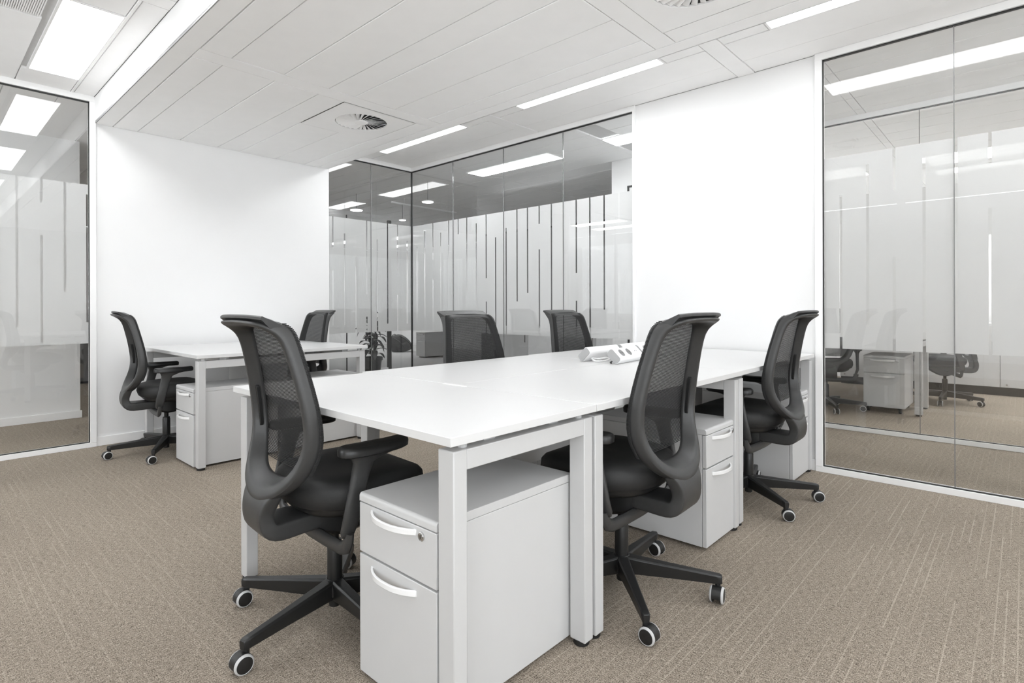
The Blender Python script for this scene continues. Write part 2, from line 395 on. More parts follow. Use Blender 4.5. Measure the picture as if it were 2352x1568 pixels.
def light(x0, x1, y0, y1, z, label, group, m=lampm):
    t = empty('ceiling_light', ((x0 + x1) / 2, (y0 + y1) / 2, z)); tag(t, label, 'ceiling light', group)
    a, b = (x1 - x0) / 2, (y1 - y0) / 2; f = .013
    MB().box(-a - f, -a, -b - f, b + f, -.003, .010).box(a, a + f, -b - f, b + f, -.003, .010).box(-a, a, -b - f, -b, -.003, .010).box(-a, a, b, b + f, -.003, .010).build('light_frame', trimm, t, .001)
    box('diffuser', m, t, -a, a, -b, b, .001, .009)
    return t
rl = ['slim bright ceiling light nearest the glass corner, left one of the right-hand row', 'long bright ceiling light in the middle of the right-hand row',
      'bright ceiling light touching the top edge of the photo, in the right-hand row', None]
for (a, b), lb in zip(LY, rl):
    light(3.030, 3.288, a, b, ZC, lb or 'ceiling light of the right-hand row behind the viewer', 'ceiling lights along the right wall')
ll = ['broad bright ceiling light panel above the left glass, in the raised left ceiling', 'second ceiling light of the left-hand row, outside the frame', 'third ceiling light of the left-hand row, beside the viewer', 'last ceiling light of the left-hand row, behind the viewer']
for (a, b), lb in zip(LY, ll): light(.530, .785, a, b, ZC, lb, 'ceiling lights along the left side')

# ceilings beyond the glass: long panels with recessed joints
def far_ceiling(name, x0, x1, y0, y1, label, hole=()):
    c = high(name, x0, x1, y0, y1, label); x = x0 + .02
    while x < x1 - .1:
        y = y0 + .01; xe = min(x + .296, x1 - .005)
        while y < y1 - .2:
            ye = min(y + 1.76, y1 - .005)
            panel(c, 'ceiling_panel', x, xe, y + .06, ye, ZC); panel(c, 'cross_rail', x, xe, y, y + .056, ZC - .001)
            y += 1.765
        x += .303
    return c
far_ceiling('ceiling.003', W + .05, 9.2, -2.6, 2.9, 'panelled ceiling beyond the large glass partition')
far_ceiling('ceiling.004', W + .05, 9.2, 2.9, 13.2, 'panelled ceiling of the corridor behind the corner glass')
far_ceiling('ceiling.005', -2.6, W + .05, V, 13.2, 'panelled ceiling beyond the left glass')
def farlight(x0, x1, y0, y1, label, m=lampfm): light(x0, x1, y0, y1, ZC - .004, label, 'ceiling lights in the rooms beyond the glass', m)
for (a, b), lb in zip(((3.556, 4.752), (2.12, 2.898), (-2.03, -.83)), ('long light added over the corridor, in line with a room light mirrored in the middle panes', 'light added beside the white pier, in line with a mirrored room light', 'unseen light added over the corridor outside the frame at the right')):
    farlight(4.40, 4.65, a, b, lb)  # lamps added to light the corridor; two overlap mirrored images of room lights
farlight(7.2, 7.72, -.5, .75, 'square light seen through the clear stripes of the large glass partition', offm)
farlight(7.2, 7.72, -2.3, -1.05, 'light added to brighten the far office, outside the frame', offm)  # added out of view to brighten the far office
farlight(7.2, 7.72, 1.35, 2.6, 'light added to brighten the far office, hidden by the wall pier', offm)  # another added fill lamp, concealed behind the pier
farlight(8.0, 8.3, -.5, .75, 'extra light added above the low cupboards to brighten the far office', offm)  # added lamp, more brightness for the back of the far office
farlight(4.40, 4.64, 5.39, 6.56, 'dimmed light panel behind the glass corner, beside a pendant disc', dimm)
farlight(3.35, 3.62, 7.27, 8.45, 'dimmed light panel behind the short glass, above a pendant disc', dimm)
farlight(4.9, 5.15, 9.4, 10.6, 'light added to brighten the corridor past the potted plant, hidden by the frosted band')  # hidden lamp added as fill for the corridor
farlight(7.3, 7.6, 9.6, 10.8, 'light added above the backpack to brighten the walls there, hidden by the frosted band', offm)  # hidden lamp added to light the wall behind the backpack
farlight(8.3, 8.6, 10.9, 12.1, 'light added to brighten the far end of the corridor, hidden by the frosted band', offm)  # hidden lamp added so the clear stripes show a bright background
farlight(6.9, 7.2, 11.4, 12.6, 'light added to brighten the end wall of the corridor, hidden by the frosted band', offm)  # added, unseen: keeps the end wall bright through the stripes
farlight(-1.2, -.9, 5.3, 6.4, 'second unseen light added to the next room, outside the frame at the left')  # unseen fill lamp added for the left glass and its film
farlight(-1.9, -1.6, 5.3, 6.4, 'unseen light added to the next room, outside the frame at the left')  # added beside the other one, also unseen, to light the next room
farlight(.530, .785, 8.9, 10.1, 'light added past the wall end, hidden by the frosted band')  # unseen lamp added to light the space past the wall end

# ------------------------------------------------------------------ glass partitions
TOP, BOT, SW = 1.935, .765, .0145
def film(parent, axis, a0, a1, stripes, off, px, py):
    """frosted band with clear vertical stripes cut out of it; local coordinates of parent"""
    mb = MB(); pos = {}
    for s, z0, z1 in stripes:
        k = round(s, 2)
        for q in pos:
            if abs(q - s) < .02: k = q
        pos.setdefault(k, []).append((z0, z1))
    def quad(c0, c1, z0, z1):
        if c1 - c0 < 1e-4 or z1 - z0 < 1e-4: return
        vs = [(c0, off, z0), (c1, off, z0), (c1, off, z1), (c0, off, z1)] if axis == 'x' else [(off, c0, z0), (off, c1, z0), (off, c1, z1), (off, c0, z1)]
        mb.add([(x - px, y - py, z) for x, y, z in vs], [(0, 1, 2, 3)])
    last = a0
    for c in sorted(pos):
        if c < a0 or c > a1: continue
        quad(last, c - SW / 2, BOT, TOP); z = BOT
        for z0, z1 in sorted(pos[c]): quad(c - SW / 2, c + SW / 2, z, z0); z = z1
        quad(c - SW / 2, c + SW / 2, z, TOP); last = c + SW / 2
    quad(last, a1, BOT, TOP)
    return mb.build('frosted_film', filmm, parent)

def partition(name, axis, const, a0, a1, seams, stripes, label, jl=0, jr=0, top=ZC, side=1, jamb=.04, film_off=.0065, mats=trimm):
    """axis: the direction the partition runs; const: the other coordinate"""
    t = empty(name, (0, 0, 0)); tag(t, label, kind='structure')
    def bx(nm, m, c0, c1, d0, d1, z0, z1, bev=0.0):
        if axis == 'x': return box(nm, m, t, c0, c1, const + d0, const + d1, z0, z1, bev)
        return box(nm, m, t, const + d0, const + d1, c0, c1, z0, z1, bev)
    bx('frame_top', mats, a0, a1, -.020, .045, top - .042, top, .0015)
    bx('frame_bottom', mats, a0, a1, -.020, .045, 0.0, .034, .0015)
    bx('gasket', gaskm, a0 + jl, a1 - jr, -.006, .012, top - .050, top - .0425)
    bx('gasket', gaskm, a0 + jl, a1 - jr, -.006, .012, .0345, .039)
    if jl: bx('jamb', mats, a0, a0 + jl, -.022, .047, .034, top - .042, .0015); bx('gasket', gaskm, a0 + jl, a0 + jl + .005, -.006, .012, .036, top - .043)
    if jr: bx('jamb', mats, a1 - jr, a1, -.022, .047, .034, top - .042, .0015); bx('gasket', gaskm, a1 - jr - .005, a1 - jr, -.006, .012, .036, top - .043)
    e = [a0 + jl + .003] + list(seams) + [a1 - jr - .003]
    for i in range(len(e) - 1):
        bx('glass_pane', glassm, e[i] + .0025, e[i + 1] - .0025, 0, .010, .036, top - .044)
        if i: bx('glass_joint', jointm, e[i] - .0022, e[i] + .0022, .0005, .0095, .039, top - .05)
    film(t, axis, e[0], e[-1], stripes, const + .0115, 0, 0)
    return t
P3 = [(2.872, 1.625, 1.935), (2.87, 0.841, 1.392), (3.0, 0.845, 1.777), (3.128, 0.765, 1.548), (3.26, 1.162, 1.935), (3.258, 0.765, 0.928), (3.389, 0.765, 1.748), (3.52, 0.849, 1.935), (3.649, 1.385, 1.935), (3.646, 0.765, 1.162), (3.778, 0.843, 1.765)]
P2 = [(4.986, 0.86, 1.702), (4.847, 0.922, 1.862), (4.712, 1.538, 1.935), (4.715, 0.765, 1.316), (4.581, 0.765, 1.82), (4.445, 0.765, 1.935), (4.303, 1.778, 1.935), (4.306, 0.765, 1.542), (4.167, 1.155, 1.935), (4.033, 0.765, 1.862), (3.893, 1.309, 1.935), (3.895, 0.765, 1.079), (3.761, 0.765, 1.699), (3.621, 0.765, 1.775), (3.484, 1.076, 1.935), (3.346, 1.154, 1.935), (3.209, 1.772, 1.935), (3.211, 0.765, 1.543), (3.073, 0.765, 1.935), (2.797, 1.311, 1.935), (2.799, 0.765, 1.076), (2.66, 0.765, 1.935), (2.522, 1.001, 1.935), (2.381, 1.721, 1.935), (2.383, 0.765, 1.312)]
P1 = [(0.823, 0.765, 1.701), (0.684, 0.915, 1.862), (0.545, 1.687, 1.935), (0.546, 0.765, 1.307), (0.408, 0.765, 1.852), (0.268, 0.918, 1.935), (0.128, 1.773, 1.935), (0.129, 0.765, 1.538)]
P1 += [(-.012 - .1395 * k, *random.choice([(.765, 1.7), (1.1, 1.935), (.9, 1.8), (.765, 1.3)])) for k in range(18)]
P4 = [(0.502, 0.899, 1.935), (0.633, 1.77, 1.935), (0.632, 0.785, 1.54), (0.764, 1.145, 1.935), (0.892, 0.92, 1.863)]
P4 += [(.37 - .1315 * k, *random.choice([(.765, 1.7), (1.1, 1.935), (.9, 1.8)])) for k in range(20)]
partition('window_1', 'y', W, -2.6, .955, [-1.72, -1.05, -.39, .277], P1, 'large frameless glass partition at the right with frosted band', jr=.040)
partition('window_2', 'y', W, 2.220, V + .01, [2.934, 3.647, 4.372], P2, 'glass partition behind the desks with frosted striped band', jl=.020)
partition('window_3', 'x', V, 2.822, W, [3.308], P3, 'short glass partition meeting the corner beside the white wall')
partition('window_4', 'x', V, -2.6, .938, [-2.0, -1.2, -.4, .40], P4, 'glass partition at the left edge of the photo', jr=.038)
struct(box('trim_1', gaskm, None, W - .004, W + .010, V - .004, V + .010, .035, ZC - .045), 'black silicone joint of the glass corner')
# second partition across the corridor
partition('window_5', 'y', 5.27, -2.6, 2.0, [-1.7, -.9, -.1, .59], [(y + .05, a, b) for y, a, b in P1] + [(1.0 + .14 * k, .8, 1.9) for k in range(7)], 'second glass partition across the corridor behind the large one')

# ------------------------------------------------------------------ desks
TT = .7273
def post(t, x0, x1, y0, y1, z1=.689):
    l = box('leg', steelm, t, x0, x1, y0, y1, .015, z1, .003)
    h = (z1 - .015) / 2
    MB().lathe([(.022, -h - .015), (.0245, -h - .012), (.0245, -h + .001)], 20).build('foot_glide', gaskm, l, 0, smooth=True)
    return l
def gate(t, axis, c0, c1, a0, a1, lw=.046):
    """two posts and a beam; axis = the direction of the beam, c0..c1 its thickness"""
    if axis == 'x':
        post(t, a0, a0 + lw, c0, c1); post(t, a1 - lw, a1, c0, c1)
        box('crossbeam', steelm, t, a0 + lw - .0005, a1 - lw + .0005, c0 + .0006, c1 - .0006, .640, .6885, .002)
    else:
        post(t, c0, c1, a0, a0 + lw + .008); post(t, c0, c1, a1 - lw - .008, a1)
        box('crossbeam', steelm, t, c0 + .0006, c1 - .0006, a0 + lw + .0075, a1 - lw - .0075, .640, .6885, .002)
def top(t, x0, x1, y0, y1, th=.0215):
    return box('tabletop', deskm, t, x0, x1, y0, y1, TT - th, TT, .0012)
def rails(t, axis, a0, a1, cs):
    for c in cs:
        if axis == 'x': box('support_rail', steelm, t, a0, a1, c - .02, c + .02, .668, .7055)
        else: box('support_rail', steelm, t, c - .02, c + .02, a0, a1, .668, .7055)
def localize(t, loc):
    """move the thing's origin to loc without moving its parts"""
    d = Vector(loc)
    for ch in t.children: ch.location -= d
    t.location = d
    return t
def spacers(t, pts):
    for x, y in pts: MB().lathe([(.012, .6885), (.012, .7058)], 12, at=(x, y, 0)).build('spacer', steelm, t)

# single desk nearest the viewer
t = empty('office_desk'); tag(t, 'single white desk nearest the viewer with the big near corner', 'desk')
top(t, .828, 1.411, .953, 2.198)
gate(t, 'x', .966, 1.022, .848, 1.408, .043); gate(t, 'x', 2.128, 2.180, .848, 1.408, .043)
rails(t, 'y', 1.0, 2.15, (1.00, 1.26)); spacers(t, [(.90, .994), (1.37, .994), (.90, 2.154), (1.37, 2.154)])
box('cable_port', trimm, t, 1.396, 1.4105, 1.53, 1.655, TT, TT + .0025, .001)
localize(t, (1.12, 1.575, 0))
def bench(x0, x1, y0, y1, ym, label, ga=True, gb=True):
    t = empty('bench_desk'); tag(t, label, 'desk', 'two-seat bench desks in the long row')
    top(t, x0, x1, y0, ym - .0015); top(t, x0, x1, ym + .0015, y1)
    gate(t, 'y', x0 + .006, x0 + .050, y0 + .012, y1 - .012); gate(t, 'y', x1 - .058, x1 - .013, y0 + .012, y1 - .012)
    rails(t, 'x', x0 + .03, x1 - .04, (y0 + .17, ym - .1, ym + .1, y1 - .17))
    box('modesty_panel', pedm, t, x0 + .06, x1 - .07, ym - .009, ym + .009, .34, .70, .001)
    spacers(t, [(x, y) for x in (x0 + .028, x1 - .035) for y in (y0 + .08, y1 - .08)])
    return localize(t, ((x0 + x1) / 2, (y0 + y1) / 2, 0))
bench(1.4145, 2.598, .953, 2.245, 1.602, 'white two-seat bench desk in the middle of the long row')
bench(2.6015, 3.812, .958, 2.262, 1.602, 'white two-seat bench desk at the end of the long row against the white pier')
t = empty('bench_desk.002'); tag(t, 'separate white two-seat desk against the left wall', 'desk')
top(t, 1.212, 1.8205, 3.782, 4.982); top(t, 1.8235, 2.434, 3.782, 4.982)
gate(t, 'x', 3.800, 3.852, 1.222, 2.420); gate(t, 'x', 4.912, 4.964, 1.222, 2.420)
rails(t, 'y', 3.83, 4.93, (1.38, 1.72, 1.92, 2.26)); box('modesty_panel', pedm, t, 1.813, 1.831, 3.87, 4.9, .34, .70, .001)
spacers(t, [(1.26, 3.826), (1.822, 3.826), (2.38, 3.826)])
localize(t, (1.823, 4.382, 0))

# ------------------------------------------------------------------ pedestals (built facing -x, origin on the floor at the middle)
def make_pedestal():
    t = empty('drawer_pedestal'); D, Wd, H = .54, .335, .509
    x0 = -D / 2
    box('body', pedm, t, x0 + .020, -x0, -Wd / 2, Wd / 2, .014, H - .0245, .0012)
    # top with a rounded front edge
    hy = Wd / 2; pr = []
    for k in range(7):
        a = math.pi / 2 * k / 6; pr.append((x0 + .010 - .010 * math.sin(a) * 1.0, H - .010 + .010 * math.cos(a)))
    pr += [(x0, H - .0235), (-x0, H - .0235), (-x0, H)]
    MB().loft([[(x, -hy, z) for x, z in pr], [(x, hy, z) for x, z in pr]]).build('top', pedm, t, .0012, smooth=True)
    def drawer(z0, z1, hz):
        d = box('drawer', pedm, t, x0, x0 + .0185, -hy + .001, hy - .001, z0, z1, .002)
        oz = (z0 + z1) / 2; ox = x0 + .00925; mb = MB(); secs = []
        for k in range(15):
            s = -1 + 2 * k / 14; y = .010 + s * .099; bow = .030 * (1 - abs(s) ** 2.4)
            th = .0055 if abs(s) < .93 else .008
            x = x0 - ox - bow
            secs.append([(x - .002, y, hz - oz - .0075), (x - .002, y, hz - oz + .0075), (x + th, y, hz - oz + .0075), (x + th, y, hz - oz - .0075)])
        mb.loft(secs).build('handle', handm, d, .0015, smooth=True); return d
    drawer(.347, .4825, .4655); drawer(.0145, .341, .313)
    Ry = Matrix.Rotation(-math.pi / 2, 3, 'Y')
    lk = MB().lathe([(.0115, 0), (.0115, .003), (.0095, .0045), (.0095, .0032), (.007, .0032), (.007, .005), (.0015, .005)], 24, at=(x0, -hy + .057, .462), rot=Ry).build('lock', chromem, t, 0, smooth=True)
    box('keyhole', gaskm, lk, x0 - .0056, x0 - .0045, -hy + .056, -hy + .058, .4575, .4665)
    for sx in (-1, 1):
        for sy in (-1, 1):
            MB().lathe([(.014, 0), (.016, .003), (.016, .0145)], 14, at=(sx * (D / 2 - .06), sy * (Wd / 2 - .05), 0)).build('foot', gaskm, t)
    return t
ped0 = make_pedestal()
peds = [((1.120, 1.1975, 0), 0, 'drawer pedestal nearest the viewer, under the near corner of the single desk'),
        ((2.4175, 1.245, 0), math.pi / 2, 'drawer pedestal behind the mesh chair in the middle of the row, facing the aisle'),
        ((3.6175, 1.252, 0), math.pi / 2, 'drawer pedestal at the white pier behind the rightmost chair'),
        ((1.487, 4.0375, 0), 0, 'drawer pedestal beside the chair at the left wall'),
        ((2.150, 4.0375, 0), math.pi, 'drawer pedestal at the far end of the left desk, back towards its twin')]
first = True
for loc, rz, lb in peds:
    o = ped0 if first else copy_tree(ped0); first = False
    o.location = loc; o.rotation_euler.z = rz; tag(o, lb, 'drawer unit', 'white drawer pedestals under the desks')

# ------------------------------------------------------------------ chairs
DX = .002
_F = [(.44, -.222), (.46, -.210), (.505, -.182), (.55, -.162), (.60, -.149), (.66, -.147), (.735, -.157), (.81, -.172), (.905, -.195), (.95, -.207), (.975, -.222), (.992, -.246), (1.0, -.262)]
_W = [(.44, 0), (.452, .07), (.47, .118), (.50, .163), (.54, .196), (.59, .216), (.64, .225), (.70, .224), (.76, .217), (.82, .207), (.88, .196), (.93, .187), (.955, .182), (.972, .172), (.982, .155), (.986, .13)]
def interp(tb, z):
    if z <= tb[0][0]: return tb[0][1]
    for (a, x), (b, y) in zip(tb, tb[1:]):
        if z <= b: return x + (y - x) * (z - a) / (b - a)
    return tb[-1][1]
def FX(z):
    # smoothed front profile
    return sum(interp(_F, z + d) for d in (-.02, -.01, 0, .01, .02)) / 5 + DX
def WY(z): return interp(_W, z)
def make_chair():
    t = empty('office_chair')
    # ---- back frame: a ring swept between an outer and an inner outline
    outer = []; inner = []
    zo = [.452, .470, .50, .54, .59, .64, .70, .76, .82, .88, .93, .955, .972, .982]
    right_o = [(0, .441), (.035, .443)] + [(WY(z), z) for z in zo] + [(.13, .986), (.07, .988), (0, .989)]
    zi = [.510, .517, .535, .567, .610, .66, .705, .76, .82, .88, .925, .945, .955, .960]
    wi = [.052, .088, .122, .152, .170, .178, .178, .173, .166, .157, .150, .143, .130, .112]
    right_i = [(0, .507), (.026, .507)] + list(zip(wi, zi)) + [(.090, .962), (.05, .963), (0, .964)]
    loop_o = right_o + [(-y, z) for y, z in right_o[-2:0:-1]]; loop_i = right_i + [(-y, z) for y, z in right_i[-2:0:-1]]
    rings = []
    for (yo, zo_), (yi, zi_) in zip(loop_o, loop_i):
        xf, xi = FX(zo_), FX(zi_)
        low = max(0, min(1, (.62 - zo_) / .12)); d = .044 + .012 * low + .044 * max(0, min(1, (zo_ - .915) / .07)) ** 1.8
        ym, zm = yo + (yi - yo) * (.60 + .08 * low), zo_ + (zi_ - zo_) * (.60 + .08 * low)
        xm = FX(zm)
        rings.append([(xf + .001, yo, zo_), (xf * .5 + xi * .5 + .001, (yo + yi) / 2, (zo_ + zi_) / 2), (xi - .002, yi, zi_), (xi - .010, yi, zi_),
                      (xm - d + .004, ym * .985 + yi * .015, zm), (xm - d, ym, zm), (xf * .5 + xm * .5 - d, (yo * .6 + ym * .4), zo_ * .6 + zm * .4), (xf - d * .86, yo * .992, zo_), (xf - d * .3, yo * 1.004, zo_)])
    MB().loft(rings, caps=False, loop=True).build('back_frame', plasm, t, 0, smooth=True, angle=70, subd=1)
    # ---- top flange sweeping backwards
    secs = []
    for k in range(21):
        s = -1 + 2 * k / 20; y = s * .176; e = abs(s) ** 3
        xt = -.300 - .012 * (1 - e); zt = 1.001 - .004 * e; xf = FX(.975) - .004 - .010 * e; zf = .984 - .010 * e
        secs.append([(xf, y * .97, zf), (xf - .022, y * .985, zf + .010), (xt + .004, y, zt + .003), (xt, y, zt), (xt, y, zt - .007), (xt + .004, y, zt - .009), (xf - .034, y * .985, zf - .009), (xf - .026, y * .975, zf - .016)])
    MB().loft(secs).build('top_lip', plasm, t, 0, smooth=True, angle=50)
    # ---- mesh: single threads stretched over the frame and round its edge
    mb = MB(); z = .540
    while z < .978:
        wo = WY(z); n = 12; pts = []
        x = FX(z)
        ys = [-wo * 1.0 + 2 * wo * k / n for k in range(n + 1)]
        line = [(x - .009, -wo - .0003), (x - .004, -wo - .0014), (x + .001, -wo - .0009)] + [(x + .0032 - .012 * (1 - (y / wo) ** 2) * 1.0, y) for y in ys] + [(x + .001, wo + .0009), (x - .004, wo + .0014), (x - .009, wo + .0003)]
        h = .00172; base = len(mb.v)
        vs = []
        for px, py in line: vs += [(px, py, z - h), (px, py, z + h)]
        fs = [(2 * i, 2 * i + 2, 2 * i + 3, 2 * i + 1) for i in range(len(line) - 1)]
        mb.add(vs, fs); z += .0042
    for k in range(-52, 53):                                # fine warp threads
        y = k * .0041
        zs = [zz for zz in [.55 + .0215 * j for j in range(20)] if WY(zz) > abs(y) + .004]
        if len(zs) < 2: continue
        vs = []
        for zz in zs:
            wo = WY(zz); px = FX(zz) + .0034 - .012 * (1 - (y / wo) ** 2)
            vs += [(px, y - .0005, zz), (px, y + .0005, zz)]
        mb.add(vs, [(2 * i, 2 * i + 1, 2 * i + 3, 2 * i + 2) for i in range(len(zs) - 1)])
    o = mb.build('back_mesh', threadm, t); o['kind'] = 'stuff'
    # lumbar slider on the inside of each rail
    for sy in (-1, 1):
        mb = MB(); secs = []
        for z in (.63, .64, .70, .76, .765):
            x = FX(z) - .026; y = sy * (interp(list(zip(zi, wi)), z) + .006); e = .010 if .635 < z < .762 else .005
            secs.append([(x + .005, y, z), (x + .005, y - sy * e, z), (x - .006, y - sy * e, z), (x - .006, y, z)])
        mb.loft(secs).build('lumbar_slider', plas2m, t, .001, smooth=True)
    # ---- spine: J-shaped bracket from the bowl to the mechanism
    path = [(-.218, .490, .014, .200), (-.224, .480, .026, .215), (-.234, .462, .040, .205), (-.243, .438, .045, .174), (-.250, .412, .046, .154), (-.248, .386, .048, .152), (-.240, .362, .052, .158), (-.220, .350, .055, .158), (-.185, .349, .054, .150), (-.14, .350, .054, .140), (-.09, .350, .052, .130), (-.03, .352, .050, .12)]
    secs = []
    for i, (x, z, th, wd) in enumerate(path):
        a = path[max(0, i - 1)]; b = path[min(len(path) - 1, i + 1)]
        dx, dz = b[0] - a[0], b[1] - a[1]; l = math.hypot(dx, dz); nx, nz = -dz / l, dx / l
        hw = wd / 2; ht = th / 2; x += DX * .6
        ring = []
        for u_, v_ in ((-1, -.70), (-.975, -.93), (-.88, -1), (.88, -1), (.975, -.93), (1, -.70), (1, .70), (.975, .93), (.88, 1), (-.88, 1), (-.975, .93), (-1, .70)):
            ring.append((x + nx * ht * v_, u_ * hw, z + nz * ht * v_))
        secs.append(ring)
    MB().loft(secs).build('spine', plasm, t, 0, smooth=True, angle=75, subd=1)
    # ---- seat cushion and shell
    def oval(cx, a, b, z, n=36, p=2.7, taper=.04):
        r = []
        for k in range(n):
            th = 2 * math.pi * k / n; c, s_ = math.cos(th), math.sin(th)
            x = a * math.copysign(abs(c) ** (2 / p), c); y = b * math.copysign(abs(s_) ** (2 / p), s_)
            y *= 1 + taper * (x / a)
            r.append((cx + x, y, z(x / a, y / b) if callable(z) else z))
        return r
    front = lambda h, dip: (lambda u_, v_: h - (dip * max(0, u_ - .55) ** 2 * 3.2) + .008 * v_ * v_)
    rings = [oval(.055, .140, .150, .400), oval(.054, .190, .200, .404), oval(.052, .216, .228, lambda u_, v_: .420 + .004 * u_), oval(.051, .225, .238, lambda u_, v_: .445 - .006 * max(0, u_) ** 2),
             oval(.051, .221, .236, front(.470, .020)), oval(.051, .208, .224, front(.486, .024)), oval(.052, .184, .200, front(.494, .024)), oval(.045, .13, .13, front(.494, .0)), oval(.05, .05, .05, .491)]
    MB().loft(rings).build('seat', fabm, t, 0, smooth=True, angle=80)
    rings = [oval(.05, .11, .11, .372), oval(.05, .175, .18, .380), oval(.052, .198, .205, .398), oval(.052, .197, .204, .416)]
    MB().loft(rings).build('seat_shell', plas2m, t, 0, smooth=True, angle=60)
    # ---- mechanism, gas lift, base
    mb = MB(); secs = []
    for x, hw, z0, z1 in ((-.10, .052, .326, .378), (-.06, .070, .300, .384), (-.0, .078, .284, .386), (.06, .074, .290, .386), (.12, .058, .322, .384), (.15, .045, .35, .382)):
        secs.append([(x, -hw, z0 + .012), (x, -hw + .014, z0), (x, hw - .014, z0), (x, hw, z0 + .012), (x, hw, z1), (x, -hw, z1)])
    mb.loft(secs).build('tilt_mechanism', plas2m, t, .002, smooth=True)
    MB().tube([(.02, .07, .345), (.02, .15, .350), (.03, .235, .352)], [.005, .005, .005], 8).build('tilt_lever', plas2m, t, 0, smooth=True)
    MB().lathe([(.0140, .250), (.0140, .300)], 20).lathe([(.0235, .095), (.0245, .10), (.0245, .236), (.0225, .240), (.0225, .2485), (.0150, .2495)], 24).build('gas_lift', plas2m, t, 0, smooth=True)
    MB().lathe([(.0165, .030), (.0185, .033), (.0185, .058), (.028, .062), (.036, .072), (.038, .100), (.034, .118), (.026, .124)], 28).build('base_hub', plas2m, t, 0, smooth=True, angle=30)
    # five arms with twin-wheel casters
    A0 = math.radians(14); bm_ = None
    for k in range(5):
        a = A0 + 2 * math.pi * k / 5; rot = Matrix.Rotation(a, 3, 'Z'); secs = []
        for r, hw, hb, z0, z1 in ((.024, .022, .018, .060, .122), (.070, .0200, .0165, .061, .117), (.20, .0160, .0130, .062, .105), (.318, .0135, .0110, .062, .0945), (.337, .0132, .0105, .062, .0925), (.344, .0105, .0085, .064, .089)):
            ring = [(r, -hb, z0), (r, hb, z0), (r, hw, z1 - .006), (r, hw * .72, z1), (r, -hw * .72, z1), (r, -hw, z1 - .006)]
            secs.append([tuple(rot @ Vector(p)) for p in ring])
        mb = MB().loft(secs)
        mb.lathe([(.0115, .062), (.0115, .088)], 12, at=tuple(rot @ Vector((.330, 0, 0))))
        mb.build('base_arm', plas2m, t, .0012, smooth=True)
    KS = .92
    # twin-wheel casters: origin on the swivel axis, wheels trailing along local +x
    ce = Vector((.014, 0, .0305)); Rx = Matrix.Rotation(math.pi / 2, 3, 'X'); mb = MB(); secs = []
    for i in range(12):
        th = math.radians(-12 + 19.5 * i); cx_, cz_ = math.cos(th), math.sin(th); ro, ri = .0312, .0268
        secs.append([(ce.x + ro * cx_, -.0165, ce.z + ro * cz_), (ce.x + ro * cx_, .0165, ce.z + ro * cz_), (ce.x + ri * cx_, .0165, ce.z + ri * cz_), (ce.x + ri * cx_, -.0165, ce.z + ri * cz_)])
    mb.loft(secs); mb.lathe([(.0100, .045), (.0100, .076)], 12)
    for sd in (-1, 1):
        e = sd * .0255
        mb.lathe([(.004, e - sd * .0015), (.0225, e - sd * .0003), (.0244, e - sd * .0012), (.0285, e - sd * .0060), (.0285, sd * .0125), (.006, sd * .0125)], 28, at=ce, rot=Rx)
    mts = []
    for sd in (-1, 1):
        e = sd * .0255; mt = MB(); mts.append(mt)
        mt.lathe([(.0246, e - sd * .0016), (.0254, e - sd * .0002), (.0272, e - sd * .0012), (.0292, e - sd * .0038), (.0303, e - sd * .0062), (.0303, e - sd * .0086), (.0245, e - sd * .0086), (.0246, e - sd * .0016)], 32, at=ce, rot=Rx, caps=False)
    mb.v = [(x * KS, y * KS, z * KS) for x, y, z in mb.v]
    c0 = mb.build('caster', plas2m, t, 0, smooth=True, angle=40)
    for mt in mts:
        mt.v = [(x * KS, y * KS, z * KS) for x, y, z in mt.v]; mt.build('tyre', tyrem, c0, 0, smooth=True, angle=50)
    for k in range(5):
        c = c0 if k == 0 else copy_tree(c0, t)
        a = A0 + 2 * math.pi * k / 5; c.location = (.330 * math.cos(a), .330 * math.sin(a), 0); c.rotation_euler.z = (.9, 2.1, -.5, .35, 1.7)[k] + a
    # ---- armrests
    for sy in (-1, 1):
        mb = MB(); secs = []
        yb = sy * .262
        for x, z, hx, hy in ((-.078, .350, .018, .0105), (-.080, .368, .023, .0115), (-.076, .41, .026, .0125), (-.062, .47, .027, .0125), (-.048, .53, .028, .013), (-.038, .565, .032, .015), (-.020, .583, .056, .026), (-.004, .592, .080, .034)):
            y = yb + (0 if z > .4 else -sy * (.4 - z) * .45)
            ring = []
            for k in range(16):
                th = 2 * math.pi * k / 16; c_, s_ = math.cos(th), math.sin(th)
                ring.append((x + hx * math.copysign(abs(c_) ** .7, c_), y + hy * math.copysign(abs(s_) ** .7, s_), z))
            secs.append(ring)
        mb.loft(secs).build('armrest_post', plasm, t, 0, smooth=True, angle=60)
        mb = MB(); secs = []
        for z, g in ((.590, -.007), (.594, 0), (.606, .001), (.614, -.003), (.618, -.010)):
            ring = []
            for k in range(28):
                th = 2 * math.pi * k / 28; c_, s_ = math.cos(th), math.sin(th)
                x = .118 * math.copysign(abs(c_) ** .55, c_); y = .042 * math.copysign(abs(s_) ** .7, s_)
                y *= 1 - .22 * max(0, x / .118); yo_ = -sy * .016 * (x / .118) ** 2 * (1 if x > 0 else 0)
                f = 1 + g / .042
                ring.append((.004 + x * (1 + g / .118), yb + y * f + yo_, z + (.004 * (x / .118) ** 2 if z > .6 else 0)))
            secs.append(ring)
        mb.loft(secs).build('arm_pad', plas2m, t, 0, smooth=True, angle=55)
    pts = [(-.078, -.250, .366), (-.078, -.247, .342), (-.078, -.232, .318), (-.078, -.20, .306), (-.080, -.10, .303)]
    pts += [(-.082, 0, .302)] + [(x, -y, z) for x, y, z in pts[::-1]]
    MB().tube(pts, .0125, 14, sx=1.7).build('arm_bracket', plasm, t, 0, smooth=True)
    return t
chair0 = make_chair()
A0D = 14
